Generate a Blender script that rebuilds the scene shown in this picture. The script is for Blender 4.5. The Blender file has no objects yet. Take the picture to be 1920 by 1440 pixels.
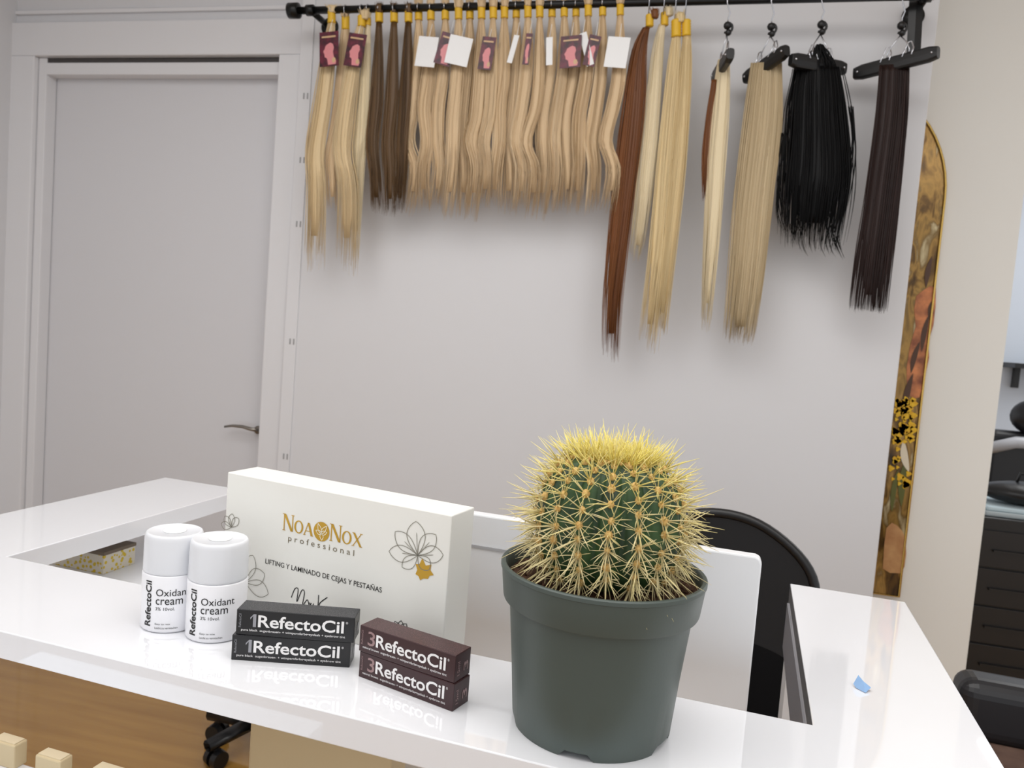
import bpy, math, random, bmesh
from mathutils import Vector, Matrix
random.seed(7)
C = bpy.context.scene.collection
PI = math.pi
# ---------------------------------------------------------------- camera model
F = 1450.0; YAW = math.radians(13.0); PIT = math.radians(4.1); ROL = math.radians(4.4)
E = 1.25; H = 0.36; ZT = E - H; D = 2.45
fh = Vector((-math.sin(YAW), math.cos(YAW), 0))
right0 = Vector((math.cos(YAW), math.sin(YAW), 0))
fwd = fh * math.cos(PIT) - Vector((0, 0, 1)) * math.sin(PIT)
up0 = right0.cross(fwd)
CX = right0 * math.cos(ROL) + up0 * math.sin(ROL)
CY = up0 * math.cos(ROL) - right0 * math.sin(ROL)
EYE = Vector((0, 0, E))
def ray(x, y): return fwd * F + CX * (x - 960) - CY * (y - 720)
def W(x, y, d=D):            # point on the vertical plane y = d
    r = ray(x, y); return EYE + r * (d / r.y)
def Zp(x, y, z=ZT):          # point on the horizontal plane z
    r = ray(x, y); return EYE + r * ((z - E) / r.z)
cam = bpy.data.cameras.new('camera'); cam.sensor_width = 36; cam.lens = F / 1920 * 36; cam.clip_start = 0.02
cam.dof.use_dof = True; cam.dof.focus_distance = .80; cam.dof.aperture_fstop = 12
co = bpy.data.objects.new('camera', cam); C.objects.link(co)
m = Matrix.Identity(4)
for i in range(3):
    m[i][0] = CX[i]; m[i][1] = CY[i]; m[i][2] = -fwd[i]; m[i][3] = EYE[i]
co.matrix_world = m
bpy.context.scene.camera = co
try: bpy.context.scene.view_settings.view_transform = 'Standard'
except Exception: pass
DA = math.radians(-4)        # the counter is turned 4 degrees against the wall
def dk(x, y, z=ZT):          # counter frame, metres / H
    x *= H; y *= H
    return Vector((x * math.cos(DA) - y * math.sin(DA), x * math.sin(DA) + y * math.cos(DA), z))
# ---------------------------------------------------------------- materials
def s2l(c): return tuple((((v / 255) / 12.92) if v / 255 <= .04045 else (((v / 255) + .055) / 1.055) ** 2.4) for v in c)
MATS = {}
def mat(name, col, rough=.5, metal=0, coat=0, alpha=1, trans=0, col2=None, noise=None, bump=0, spec=.5, lo=.35, hi=.65):
    if name in MATS: return MATS[name]
    M = bpy.data.materials.new(name); M.use_nodes = True; nt = M.node_tree
    b = nt.nodes['Principled BSDF']
    c = s2l(col) + (1,)
    b.inputs['Base Color'].default_value = c; b.inputs['Roughness'].default_value = rough
    b.inputs['Metallic'].default_value = metal; b.inputs['Coat Weight'].default_value = coat
    b.inputs['Alpha'].default_value = alpha; b.inputs['Transmission Weight'].default_value = trans
    b.inputs['Specular IOR Level'].default_value = spec
    if noise:
        tc = nt.nodes.new('ShaderNodeTexCoord'); n = nt.nodes.new('ShaderNodeTexNoise')
        n.inputs['Scale'].default_value = noise; n.inputs['Detail'].default_value = 5
        nt.links.new(tc.outputs['Object'], n.inputs['Vector'])
        if col2:
            r = nt.nodes.new('ShaderNodeValToRGB'); r.color_ramp.elements[0].color = c; r.color_ramp.elements[1].color = s2l(col2) + (1,)
            r.color_ramp.elements[0].position = lo; r.color_ramp.elements[1].position = hi
            nt.links.new(n.outputs['Fac'], r.inputs['Fac']); nt.links.new(r.outputs['Color'], b.inputs['Base Color'])
        if bump:
            bp = nt.nodes.new('ShaderNodeBump'); bp.inputs['Strength'].default_value = bump; bp.inputs['Distance'].default_value = .002
            nt.links.new(n.outputs['Fac'], bp.inputs['Height']); nt.links.new(bp.outputs['Normal'], b.inputs['Normal'])
    MATS[name] = M; return M
def attrmat(name, c1, c2, rough=.5, spec=.3):     # colour from the per-strand value
    M = bpy.data.materials.new(name); M.use_nodes = True; nt = M.node_tree; b = nt.nodes['Principled BSDF']
    a = nt.nodes.new('ShaderNodeAttribute'); a.attribute_name = 'val'
    r = nt.nodes.new('ShaderNodeValToRGB'); r.color_ramp.elements[0].color = s2l(c1) + (1,); r.color_ramp.elements[1].color = s2l(c2) + (1,)
    nt.links.new(a.outputs['Fac'], r.inputs['Fac']); nt.links.new(r.outputs['Color'], b.inputs['Base Color'])
    b.inputs['Roughness'].default_value = rough; b.inputs['Specular IOR Level'].default_value = spec
    MATS[name] = M; return M
WALL = mat('wall_paint', (216, 216, 219), .55, noise=900, bump=.03)
PANEL = mat('panel_paint', (221, 221, 224), .42)
DOORM = mat('door_lacquer', (216, 216, 220), .35)
TRIM = mat('trim_lacquer', (226, 226, 229), .3)
CEIL = mat('ceiling_paint', (238, 238, 238), .8)
GLOSS = mat('counter_gloss', (238, 239, 243), .035, coat=1, spec=.8)
WPANEL = mat('white_laminate', (228, 229, 232), .3)
BLK = mat('black_plastic', (18, 18, 20), .38)
BLKM = mat('black_metal', (14, 14, 15), .32, metal=.3)
CHROME = mat('chrome', (200, 200, 205), .15, metal=1)
NICKEL = mat('brushed_nickel', (150, 145, 138), .3, metal=1)
BEIGE = mat('beige_laminate', (206, 188, 152), .5)
YEL = mat('yellow_band', (226, 180, 40), .45)
WCARD = mat('white_card', (238, 238, 238), .45)
MAROON = mat('maroon_print', (104, 26, 50), .35, noise=60, col2=(48, 16, 28))
SKIN = mat('pink_print', (218, 138, 142), .4)
# ---------------------------------------------------------------- mesh helper
class MB:
    def __init__(s): s.v = []; s.f = []; s.a = []
    def add(s, vs, fs, val=0.5):
        o = len(s.v); s.v += [tuple(p) for p in vs]; s.f += [tuple(i + o for i in f) for f in fs]
        s.a += [val] * len(vs); return s
    def box(s, c, d, rz=0, M=None):
        x, y, z = d[0] / 2, d[1] / 2, d[2] / 2
        R = Matrix.Rotation(rz, 3, 'Z') if M is None else M
        vs = [Vector(c) + R @ Vector((a * x, b * y, e * z)) for a in (-1, 1) for b in (-1, 1) for e in (-1, 1)]
        return s.add(vs, [(0, 1, 3, 2), (4, 6, 7, 5), (0, 4, 5, 1), (2, 3, 7, 6), (0, 2, 6, 4), (1, 5, 7, 3)])
    def span(s, a, b):
        return s.box([(a[i] + b[i]) / 2 for i in range(3)], [abs(b[i] - a[i]) for i in range(3)])
    def tube(s, pts, r, n=8, val=.5, ref=None, flat=1):
        pts = [Vector(p) for p in pts]; k = len(pts)
        rs = r if isinstance(r, (list, tuple)) else [r] * k
        T = [(pts[min(i + 1, k - 1)] - pts[max(i - 1, 0)]).normalized() for i in range(k)]
        if ref is None:
            ref = min((Vector((1, 0, 0)), Vector((0, 1, 0)), Vector((0, 0, 1))), key=lambda a: max(abs(t.dot(a)) for t in T))
        vs = []
        for p, t, q in zip(pts, T, rs):
            u = ref.cross(t).normalized(); w = t.cross(u)
            for j in range(n):
                A = 2 * PI * j / n
                vs.append(p + u * (q * math.cos(A)) + w * (q * flat * math.sin(A)))
        fs = [(i * n + j, i * n + (j + 1) % n, (i + 1) * n + (j + 1) % n, (i + 1) * n + j) for i in range(k - 1) for j in range(n)]
        fs += [tuple(range(n))[::-1], tuple((k - 1) * n + j for j in range(n))]
        return s.add(vs, fs, val)
    def lathe(s, prof, n=32, c=(0, 0, 0), caps=True):
        c = Vector(c); vs = []
        for r, z in prof:
            for j in range(n):
                A = 2 * PI * j / n; vs.append(c + Vector((r * math.cos(A), r * math.sin(A), z)))
        k = len(prof)
        fs = [(i * n + j, i * n + (j + 1) % n, (i + 1) * n + (j + 1) % n, (i + 1) * n + j) for i in range(k - 1) for j in range(n)]
        if caps: fs += [tuple(range(n))[::-1], tuple((k - 1) * n + j for j in range(n))]
        return s.add(vs, fs)
    def ball(s, c, r, nu=8, nv=6, sc=(1, 1, 1), val=.5):
        c = Vector(c); vs = [c + Vector((0, 0, r * sc[2]))]
        for i in range(1, nv):
            for j in range(nu):
                a = PI * i / nv; b = 2 * PI * j / nu
                vs.append(c + Vector((r * sc[0] * math.sin(a) * math.cos(b), r * sc[1] * math.sin(a) * math.sin(b), r * sc[2] * math.cos(a))))
        vs.append(c - Vector((0, 0, r * sc[2]))); L = len(vs) - 1
        fs = [(0, 1 + j, 1 + (j + 1) % nu) for j in range(nu)]
        for i in range(nv - 2):
            for j in range(nu):
                a = 1 + i * nu + j; b = 1 + i * nu + (j + 1) % nu; fs.append((a, a + nu, b + nu, b))
        fs += [(L, 1 + (nv - 2) * nu + (j + 1) % nu, 1 + (nv - 2) * nu + j) for j in range(nu)]
        return s.add(vs, fs, val)
    def prism(s, poly, fmap, t):              # poly 2d, fmap(x,y,depth)
        n = len(poly)
        vs = [fmap(x, y, 0) for x, y in poly] + [fmap(x, y, t) for x, y in poly]
        fs = [tuple(range(n)), tuple(range(n, 2 * n))[::-1]] + [(i, i + n, (i + 1) % n + n, (i + 1) % n) for i in range(n)]
        return s.add(vs, fs)
    def build(s, name, material, parent=None, world=False, smooth=False, bevel=0, seg=2, loc=None, attr=False):
        vs = s.v
        if parent is not None and world:
            inv = PM[parent.name].inverted(); vs = [inv @ Vector(p) for p in vs]
        if parent is None and loc is not None: vs = [Vector(p) - Vector(loc) for p in vs]
        me = bpy.data.meshes.new(name); me.from_pydata([tuple(p) for p in vs], [], s.f); me.update()
        bm = bmesh.new(); bm.from_mesh(me); bmesh.ops.recalc_face_normals(bm, faces=bm.faces); bm.to_mesh(me); bm.free()
        if attr:
            at = me.attributes.new('val', 'FLOAT', 'POINT'); at.data.foreach_set('value', s.a)
        me.materials.append(material)
        if smooth: me.polygons.foreach_set('use_smooth', [True] * len(me.polygons))
        o = bpy.data.objects.new(name, me); C.objects.link(o)
        if parent is not None: o.parent = parent
        elif loc is not None: o.location = loc
        if bevel:
            b = o.modifiers.new('bevel', 'BEVEL'); b.width = bevel; b.segments = seg; b.limit_method = 'ANGLE'; b.angle_limit = math.radians(40)
        return o
PM = {}
def thing(name, label, cat, loc=(0, 0, 0), rz=0, group=None, kind=None):
    o = bpy.data.objects.new(name, None); C.objects.link(o); o.empty_display_size = .05
    o.location = loc; o.rotation_euler = (0, 0, rz)
    if label: o['label'] = label
    if cat: o['category'] = cat
    if group: o['group'] = group
    if kind: o['kind'] = kind
    PM[o.name] = Matrix.Translation(Vector(loc)) @ Matrix.Rotation(rz, 4, 'Z')
    return o
def tag(o, label, cat, group=None, kind=None):
    o['label'] = label; o['category'] = cat
    if group: o['group'] = group
    if kind: o['kind'] = kind
    return o
def struct(o): o['kind'] = 'structure'; return o
# text --------------------------------------------------------------
def text_mesh(body, bold=0):
    cu = bpy.data.curves.new('t', 'FONT'); cu.body = body; cu.size = 1; cu.offset = bold; cu.resolution_u = 3
    ob = bpy.data.objects.new('t', cu); C.objects.link(ob)
    bpy.context.view_layer.update()
    dg = bpy.context.evaluated_depsgraph_get()
    me = bpy.data.meshes.new_from_object(ob.evaluated_get(dg))
    vs = [v.co.copy() for v in me.vertices]; fs = [tuple(p.vertices) for p in me.polygons]
    bpy.data.objects.remove(ob); bpy.data.curves.remove(cu); bpy.data.meshes.remove(me)
    x0 = min(v.x for v in vs); x1 = max(v.x for v in vs); y0 = min(v.y for v in vs); y1 = max(v.y for v in vs)
    return [((v.x - x0) / (x1 - x0), (v.y - y0) / (y1 - y0)) for v in vs], fs
def put_text(mb, body, fmap, x, y, w, h, bold=0, rot=False):
    vs, fs = text_mesh(body, bold)
    if rot: pts = [fmap(x + (1 - b) * w, y + a * h) for a, b in vs]     # reads bottom to top
    else: pts = [fmap(x + a * w, y + b * h) for a, b in vs]
    mb.add(pts, fs)
def ribbon(mb, pts, wd, fmap, closed=False):
    P = [Vector((a, b)) for a, b in pts]; n = len(P); L = []
    for i in range(n):
        if closed: t = P[(i + 1) % n] - P[i - 1]
        else: t = P[min(i + 1, n - 1)] - P[max(i - 1, 0)]
        t.normalize(); nn = Vector((-t.y, t.x)) * wd / 2
        L += [fmap(*(P[i] + nn)), fmap(*(P[i] - nn))]
    fs = [(2 * i, 2 * i + 1, 2 * i + 3, 2 * i + 2) for i in range(n - 1)]
    if closed: fs.append((2 * n - 2, 2 * n - 1, 1, 0))
    mb.add(L, fs)
def catmull(P, t):
    n = len(P) - 1; x = min(max(t, 0), .99999) * n; i = int(x); u = x - i
    p0 = P[max(i - 1, 0)]; p1 = P[i]; p2 = P[i + 1]; p3 = P[min(i + 2, n)]
    return tuple(.5 * (2 * b + (c - a) * u + (2 * a - 5 * b + 4 * c - d) * u * u + (-a + 3 * b - 3 * c + d) * u ** 3) for a, b, c, d in zip(p0, p1, p2, p3))
# ================================================================ ROOM
XL = W(6, 500).x
DW = D + .03
dxl = W(72, 150, DW).x; dxr = W(524, 200, DW).x; dzh = W(300, 107, DW).z
fl = MB().span((XL - .1, -1.2, -.06), (3.2, 5.4, 0))
fm = bpy.data.materials.new('oak_floor'); fm.use_nodes = True; nt = fm.node_tree; b = nt.nodes['Principled BSDF']
tc = nt.nodes.new('ShaderNodeTexCoord'); no = nt.nodes.new('ShaderNodeTexNoise'); mp2 = nt.nodes.new('ShaderNodeMapping')
mp2.inputs['Scale'].default_value = (1.2, 14, 1); no.inputs['Scale'].default_value = 2; no.inputs['Detail'].default_value = 6
rr = nt.nodes.new('ShaderNodeValToRGB'); rr.color_ramp.elements[0].color = s2l((140, 98, 40)) + (1,); rr.color_ramp.elements[1].color = s2l((184, 140, 70)) + (1,)
nt.links.new(tc.outputs['Object'], mp2.inputs[0]); nt.links.new(mp2.outputs[0], no.inputs['Vector']); nt.links.new(no.outputs['Fac'], rr.inputs[0]); nt.links.new(rr.outputs[0], b.inputs['Base Color'])
b.inputs['Roughness'].default_value = .12; b.inputs['Coat Weight'].default_value = .4
struct(fl.build('floor', fm))
struct(MB().span((XL - .1, -1.2, 2.62), (3.2, 5.4, 2.7)).build('ceiling', CEIL))
struct(MB().span((XL - .1, -1.2, 0), (XL, DW + .1, 2.62)).build('wall_left', WALL))
pxr = W(1700, 555, D).x
wb = MB(); wb.span((XL, DW, 0), (dxl, DW + .12, 2.62)); wb.span((dxl, DW, dzh), (dxr, DW + .12, 2.62)); wb.span((dxr, DW, 0), (pxr - .02, DW + .12, 2.62))
struct(wb.build('wall_back', WALL))
pxl = W(545, 450, D).x
struct(MB().span((pxl, D, 0), (pxr, D + .028, 2.62)).build('wall_display', PANEL, bevel=.003))
# casing around the sliding door
cs = MB()
cxl = W(20, 300, DW).x
cs.span((cxl, DW - .022, 0), (dxl, DW, dzh + .0)); cs.span((cxl, DW - .022, dzh), (pxl - .004, DW, W(300, 42, DW).z)); cs.span((dxr, DW - .022, 0), (pxl - .004, DW, dzh))
struct(cs.build('trim_1', TRIM, bevel=.004))
ij = MB(); ij.span((dxl, DW, 0), (dxl + .035, DW + .05, dzh - .0)); ij.span((dxl + .03, DW, dzh - .062), (dxr, DW + .05, dzh - .018))
struct(ij.build('trim_2', TRIM, bevel=.003))
struct(MB().span((dxl, DW + .005, dzh - .016), (dxr, DW + .05, dzh - .002)).build('trim_3', mat('track_dark', (70, 66, 66), .5)))
struct(MB().span((XL, DW - .012, W(300, 24, DW).z), (pxl - .004, DW, W(300, 24, DW).z + .014)).build('trim_4', TRIM, bevel=.003))
door = thing('door_1', None, None, ((dxl + dxr) / 2, DW + .07, 0), kind='structure')
MB().span((dxl, DW + .052, 0), (dxr + .0, DW + .09, dzh - .02)).build('slab', DOORM, door, world=True)
hd = MB(); yy = DW + .01
hd.tube([W(484, 806, yy + .04), W(482, 806, yy), W(472, 805, yy), W(455, 800, yy), W(436, 798, yy), W(421, 800, yy)], [.006, .007, .007, .006, .005, .004], 10)
hd.tube([W(484, 806, yy + .045), W(484, 806, yy + .035)], .015, 20)
hd.build('door_handle', NICKEL, door, world=True, smooth=True)
# slotted rail at the panel edge
rail = MB()
rail.span((pxl - .001, D - .006, 0), (pxl + .045, D, 2.55))
struct(rail.build('trim_5', TRIM, bevel=.002))
sl = MB()
for (x, y) in [(560, 300), (556, 420), (543, 640), (528, 855), (566, 180)]:
    p = W(x, y, D - .006)
    for dx in (-.007, .007): sl.box((pxl + .03 + dx, D - .0062, p.z), (.005, .002, .02))
struct(sl.build('trim_6', mat('slot_dark', (160, 160, 162), .6)))
bb = MB(); bb.span((XL, DW - .015, 0), (cxl, DW, .07)); struct(bb.build('baseboard_back', TRIM, bevel=.003))
bb = MB(); bb.span((pxl, D - .014, 0), (pxr, D, .07)); struct(bb.build('baseboard_display', TRIM, bevel=.003))
# wall piece behind on the right
DM = D + .32
mxr = W(1862, 835, DM).x
struct(MB().span((pxr - .45, DM, 0), (mxr, DM + .12, 2.62)).build('wall_right', mat('wall_cream', (240, 238, 232), .55)))
struct(MB().span((.6, 5.3, 0), (3.2, 5.4, 2.62)).build('wall_far', mat('wall_far', (206, 214, 226), .6)))
# arched artwork
ym = DM - .02
axr = W(1766, 420, ym).x; aw = .62; acx = axr - aw / 2; az0 = W(1692, 1120, ym).z; az1 = W(1768, 372, ym).z
poly = [(acx - aw / 2, az0), (acx + aw / 2, az0)] + [(acx + aw / 2 * math.cos(a), az1 + .36 * math.sin(a)) for a in [PI * i / 28 for i in range(29)]]
art = thing('arched_picture', 'tall arched gold and copper picture half hidden at the right edge of the display wall', 'picture', (acx, ym, az0))
gm = bpy.data.materials.new('gold_swirl'); gm.use_nodes = True; nt = gm.node_tree; b = nt.nodes['Principled BSDF']
tc = nt.nodes.new('ShaderNodeTexCoord'); mp = nt.nodes.new('ShaderNodeMapping'); no = nt.nodes.new('ShaderNodeTexNoise'); r = nt.nodes.new('ShaderNodeValToRGB')
mp.inputs['Scale'].default_value = (9, 1, 3.2); mp.inputs['Rotation'].default_value = (0, .4, 0); no.inputs['Scale'].default_value = 2.2; no.inputs['Detail'].default_value = 7; no.inputs['Distortion'].default_value = 1.2
els = r.color_ramp.elements; els[0].position = .28; els[0].color = s2l((54, 38, 18)) + (1,); els[1].position = .76; els[1].color = s2l((236, 220, 176)) + (1,)
for p, c in ((.42, (112, 82, 38)), (.52, (172, 134, 70)), (.6, (126, 98, 52))):
    e = els.new(p); e.color = s2l(c) + (1,)
nt.links.new(tc.outputs['Object'], mp.inputs[0]); nt.links.new(mp.outputs[0], no.inputs['Vector']); nt.links.new(no.outputs['Fac'], r.inputs[0]); nt.links.new(r.outputs[0], b.inputs['Base Color']); b.inputs['Roughness'].default_value = .2; b.inputs['Metallic'].default_value = .35
MB().prism(poly, lambda x, z, t: Vector((x, ym + .018 - t, z)), .014).build('panel', gm, art, world=True)
fr = MB(); fr.tube([Vector((x, ym, z)) for x, z in poly + poly[:1]], .004, 8, ref=Vector((0, 1, 0)))
fr.build('frame', mat('gold', (205, 170, 95), .25, metal=1), art, world=True, smooth=True)
def patch(name, pl, mt, off, parent=art):
    q = MB()
    for P in pl:
        pp = [W(x, y, ym + .003 - off) for x, y in P]
        q.prism([(p.x, p.z) for p in pp], lambda x, z, t: Vector((x, ym + .003 - off - t, z)), .0006)
    return q.build(name, mt, parent, world=True)
def leaf(x0, y0, x1, y1, w, n=10):
    L = []; R = []
    dx, dy = x1 - x0, y1 - y0; l = math.hypot(dx, dy); nx, ny = -dy / l, dx / l
    for k in range(n + 1):
        t = k / n; q = w * math.sin(PI * t) ** .8; cv = w * .5 * math.sin(PI * t)
        L.append((x0 + dx * t + nx * (q + cv), y0 + dy * t + ny * (q + cv))); R.append((x0 + dx * t - nx * (q - cv), y0 + dy * t - ny * (q - cv)))
    return L + R[1:-1][::-1]
patch('copper_shape', [[(1730, 545), (1744, 536), (1755, 540), (1754, 575), (1750, 610), (1741, 640), (1742, 670), (1735, 705), (1724, 745), (1712, 748), (1700, 735), (1700, 690), (1706, 650), (1717, 612), (1714, 580), (1718, 555)]], mat('copper', (222, 140, 84), .35, noise=22, col2=(132, 70, 38)), .000)
for i, L in enumerate([(1742, 590, 1728, 660, 5), (1725, 640, 1708, 700, 5), (1712, 700, 1694, 780, 6), (1750, 560, 1742, 600, 4), (1700, 860, 1690, 950, 7), (1684, 880, 1672, 960, 5), (1748, 480, 1736, 540, 5)]):
    patch('leaf_shape', [leaf(*L)], mat('leaf_brown', (80, 48, 24), .4) if i < 4 or i == 6 else mat('leaf_olive', (96, 98, 40), .4), .001 + .0001 * i)
patch('peach_shape', [[(1662, 990), (1672, 980), (1682, 985), (1692, 996), (1698, 1010), (1699, 1040), (1696, 1062), (1690, 1075), (1668, 1074), (1655, 1066), (1658, 1020)]], mat('peach', (210, 164, 112), .4, noise=14, col2=(176, 124, 78)), .002)
patch('cream_shape', [leaf(1694, 825, 1704, 885, 7)], mat('cream', (232, 220, 196), .4), .0022)
fy = []
for i in range(64):
    y = random.uniform(745, 840) if i < 50 else random.uniform(840, 910); xm = 1718 - (y - 745) * .09; x = random.uniform(xm - 36, xm); r_ = random.uniform(3, 8)
    fy.append([(x + r_ * (1 + .3 * math.cos(3 * a)) * math.cos(a), y + r_ * (1 + .3 * math.cos(3 * a)) * math.sin(a)) for a in [2 * PI * k / 10 for k in range(10)]])
patch('yellow_blossoms', fy, mat('blossom', (244, 200, 36), .5, noise=90, col2=(220, 164, 20)), .003)
# ================================================================ COUNTER
c0 = dk(-1.2, 1.93, ZT)
ctr = thing('reception_counter', 'glossy white U-shaped reception counter top carrying the cactus and boxes', 'counter', (c0.x, c0.y, 0), DA)
yn, yi = 1.69, 2.186
out = [(-3.13, yn), (.70, yn), (.70, 3.49), (.25, 3.49), (.25, yi), (-2.60, yi), (-2.60, 3.61), (-3.13, 3.61)]
tk = .030
MB().prism(out, lambda x, y, t: dk(x, y, ZT - tk + t), tk).build('top', GLOSS, ctr, world=True, bevel=.0012)
MB().prism([(.245, 2.19), (.275, 2.19), (.275, 3.48), (.245, 3.48)], lambda x, y, t: dk(x, y, ZT - .10 + t), .07).build('side_apron', mat('apron_grey', (140, 140, 146), .3), ctr, world=True)
sh = MB().prism([(-3.1, 2.26), (-2.25, 2.26), (-2.25, 3.58), (-3.1, 3.58)], lambda x, y, t: dk(x, y, ZT - .115 + t), .012)
sh.build('shelf', WPANEL, ctr, world=True)
def dinv(p):
    x = p.x * math.cos(-DA) - p.y * math.sin(-DA); y = p.x * math.sin(-DA) + p.y * math.cos(-DA); return x / H, y / H
yp = 2.05
def atdk(x, y, yd):     # pixel onto the plane y' = yd of the counter frame
    r_ = ray(x, y); k = (-r_.x * math.sin(DA) + r_.y * math.cos(DA)); return EYE + r_ * (yd * H / k)
p0 = dinv(atdk(467, 1390, yp))[0]; p1 = dinv(atdk(733, 1425, yp))[0]
MB().prism([(p0, yp), (p1, yp), (p1, yp + .12), (p0, yp + .12)], lambda x, y, t: dk(x, y, t), ZT - tk).build('support_panel', BEIGE, ctr, world=True, bevel=.003)
MB().prism([(.25, 3.2), (.45, 3.2), (.45, 3.4), (.25, 3.4)], lambda x, y, t: dk(x, y, t), ZT - tk).build('leg', WPANEL, ctr, world=True)
# upright white panel
yq = 2.40
q0 = dinv(atdk(760, 1000, yq))[0]; q1 = dinv(atdk(1424, 1100, yq))[0]; zq = atdk(1200, 1011, yq).z
pl = thing('partition_panel', 'upright white laminate panel behind the cactus and in front of the black mesh chair', 'panel', dk((q0 + q1) / 2, yq, 0), DA)
rc = .020
pp = [(q0, 0), (q1, 0), (q1, zq - rc * .4), (q1 - rc * .3, zq - rc * .1), (q1 - rc, zq), (q0, zq)]
MB().prism(pp, lambda x, z, t: dk(x, yq + t, z), .045).build('board', WPANEL, pl, world=True, bevel=.002)
zz = atdk(930, 1030, yq).z
MB().prism([(q0, zz - .0015), (dinv(atdk(1000, 1000, yq))[0], zz - .0015), (dinv(atdk(1000, 1000, yq))[0], zz + .0015), (q0, zz + .0015)], lambda x, z, t: dk(x, yq - t, z), .004).build('seam', mat('seam_grey', (170, 170, 174), .5), pl, world=True)
# floral box on the shelf
fb = Zp(160, 1068, ZT - .103)
fbt = thing('floral_box', 'cardboard box printed with small yellow flowers under the left counter arm', 'box', fb + Vector((0, .03, 0)), DA)
fmz = bpy.data.materials.new('floral'); fmz.use_nodes = True; nt = fmz.node_tree; b = nt.nodes['Principled BSDF']
tc = nt.nodes.new('ShaderNodeTexCoord'); vo = nt.nodes.new('ShaderNodeTexVoronoi'); r = nt.nodes.new('ShaderNodeValToRGB'); vo.inputs['Scale'].default_value = 130
r.color_ramp.elements[0].color = s2l((206, 176, 40)) + (1,); r.color_ramp.elements[1].color = s2l((214, 206, 190)) + (1,); r.color_ramp.elements[0].position = .36; r.color_ramp.elements[1].position = .42
nt.links.new(tc.outputs['Object'], vo.inputs['Vector']); nt.links.new(vo.outputs['Distance'], r.inputs[0]); nt.links.new(r.outputs[0], b.inputs['Base Color'])
MB().span((-.07, -.035, 0), (.045, .035, .032)).build('body', fmz, fbt, bevel=.001)
MB().span((-.071, -.036, .032), (.046, .036, .038)).build('lid', mat('dark_lid', (110, 96, 80), .6), fbt, bevel=.001)
# ================================================================ OBJECTS ON THE COUNTER
# --- gift box
hb = .4535 * H
fL = Zp(427, 885, ZT + hb); fR = Zp(848, 967, ZT + hb)
dv = (fR - fL); Lb = dv.length; ang = math.atan2(dv.y, dv.x); tb = .050
nrm = Vector((-math.sin(ang), math.cos(ang), 0))
cb = (fL + fR) / 2 + nrm * tb / 2; cb.z = ZT
gb = thing('gift_box', 'large white treatment kit box with gold lettering and magnolia drawings behind the small cartons', 'box', cb, ang)
MB().span((-Lb / 2, -tb / 2 + .0, 0), (Lb / 2, tb / 2, hb)).build('body', mat('ivory_card', (238, 237, 231), .35), gb, bevel=.0012)
def gmap(u, v): return Vector((-Lb / 2 + u * Lb, -tb / 2 - .0004, hb * v))      # v from below
GOLD = mat('gold_foil', (204, 162, 60), .3, metal=.5); LGREY = mat('light_ink', (138, 134, 122), .6); INK = mat('black_ink', (15, 15, 15), .5)
ar = Lb / hb
gl = MB()
def stroke(mb, x0, y0, x1, y1, w, mp_):
    mb.add([mp_(x0 - w / 2, y0), mp_(x0 + w / 2, y0), mp_(x1 + w / 2, y1), mp_(x1 - w / 2, y1)], [(0, 1, 2, 3)])
def glyph(ch, x, y, w, h, mp_=gmap, mb=gl):
    th, tn = w * .22, w * .09
    def serif(cx, cy): mb.add([mp_(cx - w * .14, cy - h * .02), mp_(cx + w * .14, cy - h * .02), mp_(cx + w * .14, cy + h * .02), mp_(cx - w * .14, cy + h * .02)], [(0, 1, 2, 3)])
    if ch == 'N':
        stroke(mb, x + .12 * w, y, x + .12 * w, y + h, tn, mp_); stroke(mb, x + .88 * w, y, x + .88 * w, y + h, tn, mp_); stroke(mb, x + .16 * w, y + h, x + .84 * w, y, th, mp_)
        serif(x + .12 * w, y); serif(x + .1 * w, y + h); serif(x + .88 * w, y + h)
    if ch == 'A':
        stroke(mb, x + .08 * w, y, x + .47 * w, y + h, tn, mp_); stroke(mb, x + .88 * w, y, x + .5 * w, y + h, th, mp_); mb.add([mp_(x + .25 * w, y + .3 * h), mp_(x + .75 * w, y + .3 * h), mp_(x + .72 * w, y + .36 * h), mp_(x + .27 * w, y + .36 * h)], [(0, 1, 2, 3)])
        serif(x + .1 * w, y); serif(x + .88 * w, y)
    if ch == 'X':
        stroke(mb, x + .1 * w, y, x + .85 * w, y + h, tn, mp_); stroke(mb, x + .85 * w, y, x + .15 * w, y + h, th, mp_)
        for a, b_ in ((.1, 0), (.88, 0), (.12, 1), (.87, 1)): serif(x + a * w, y + b_ * h)
    if ch == 'O':
        n = 24; vs = []
        for k in range(n):
            a = 2 * PI * k / n
            vs.append(mp_(x + w * (.5 + .5 * math.cos(a)), y + h * (.5 + .52 * math.sin(a)))); vs.append(mp_(x + w * (.5 + .31 * math.cos(a)), y + h * (.5 + .44 * math.sin(a))))
        mb.add(vs, [(2 * k, 2 * k + 1, (2 * k + 3) % (2 * n), (2 * k + 2) % (2 * n)) for k in range(n)])
for ch, x, w, h in (('N', .286, .052, .115), ('O', .340, .042, .088), ('A', .384, .044, .088), ('N', .504, .052, .115), ('O', .558, .042, .088), ('X', .603, .044, .088)):
    glyph(ch, x, .668, w, h)
gl.add([gmap(.466 + .036 * math.cos(a), .715 + .036 * ar * math.sin(a)) for a in [2 * PI * k / 28 for k in range(28)]], [tuple(range(28))])
gl.build('gold_lettering', GOLD, gb)
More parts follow.
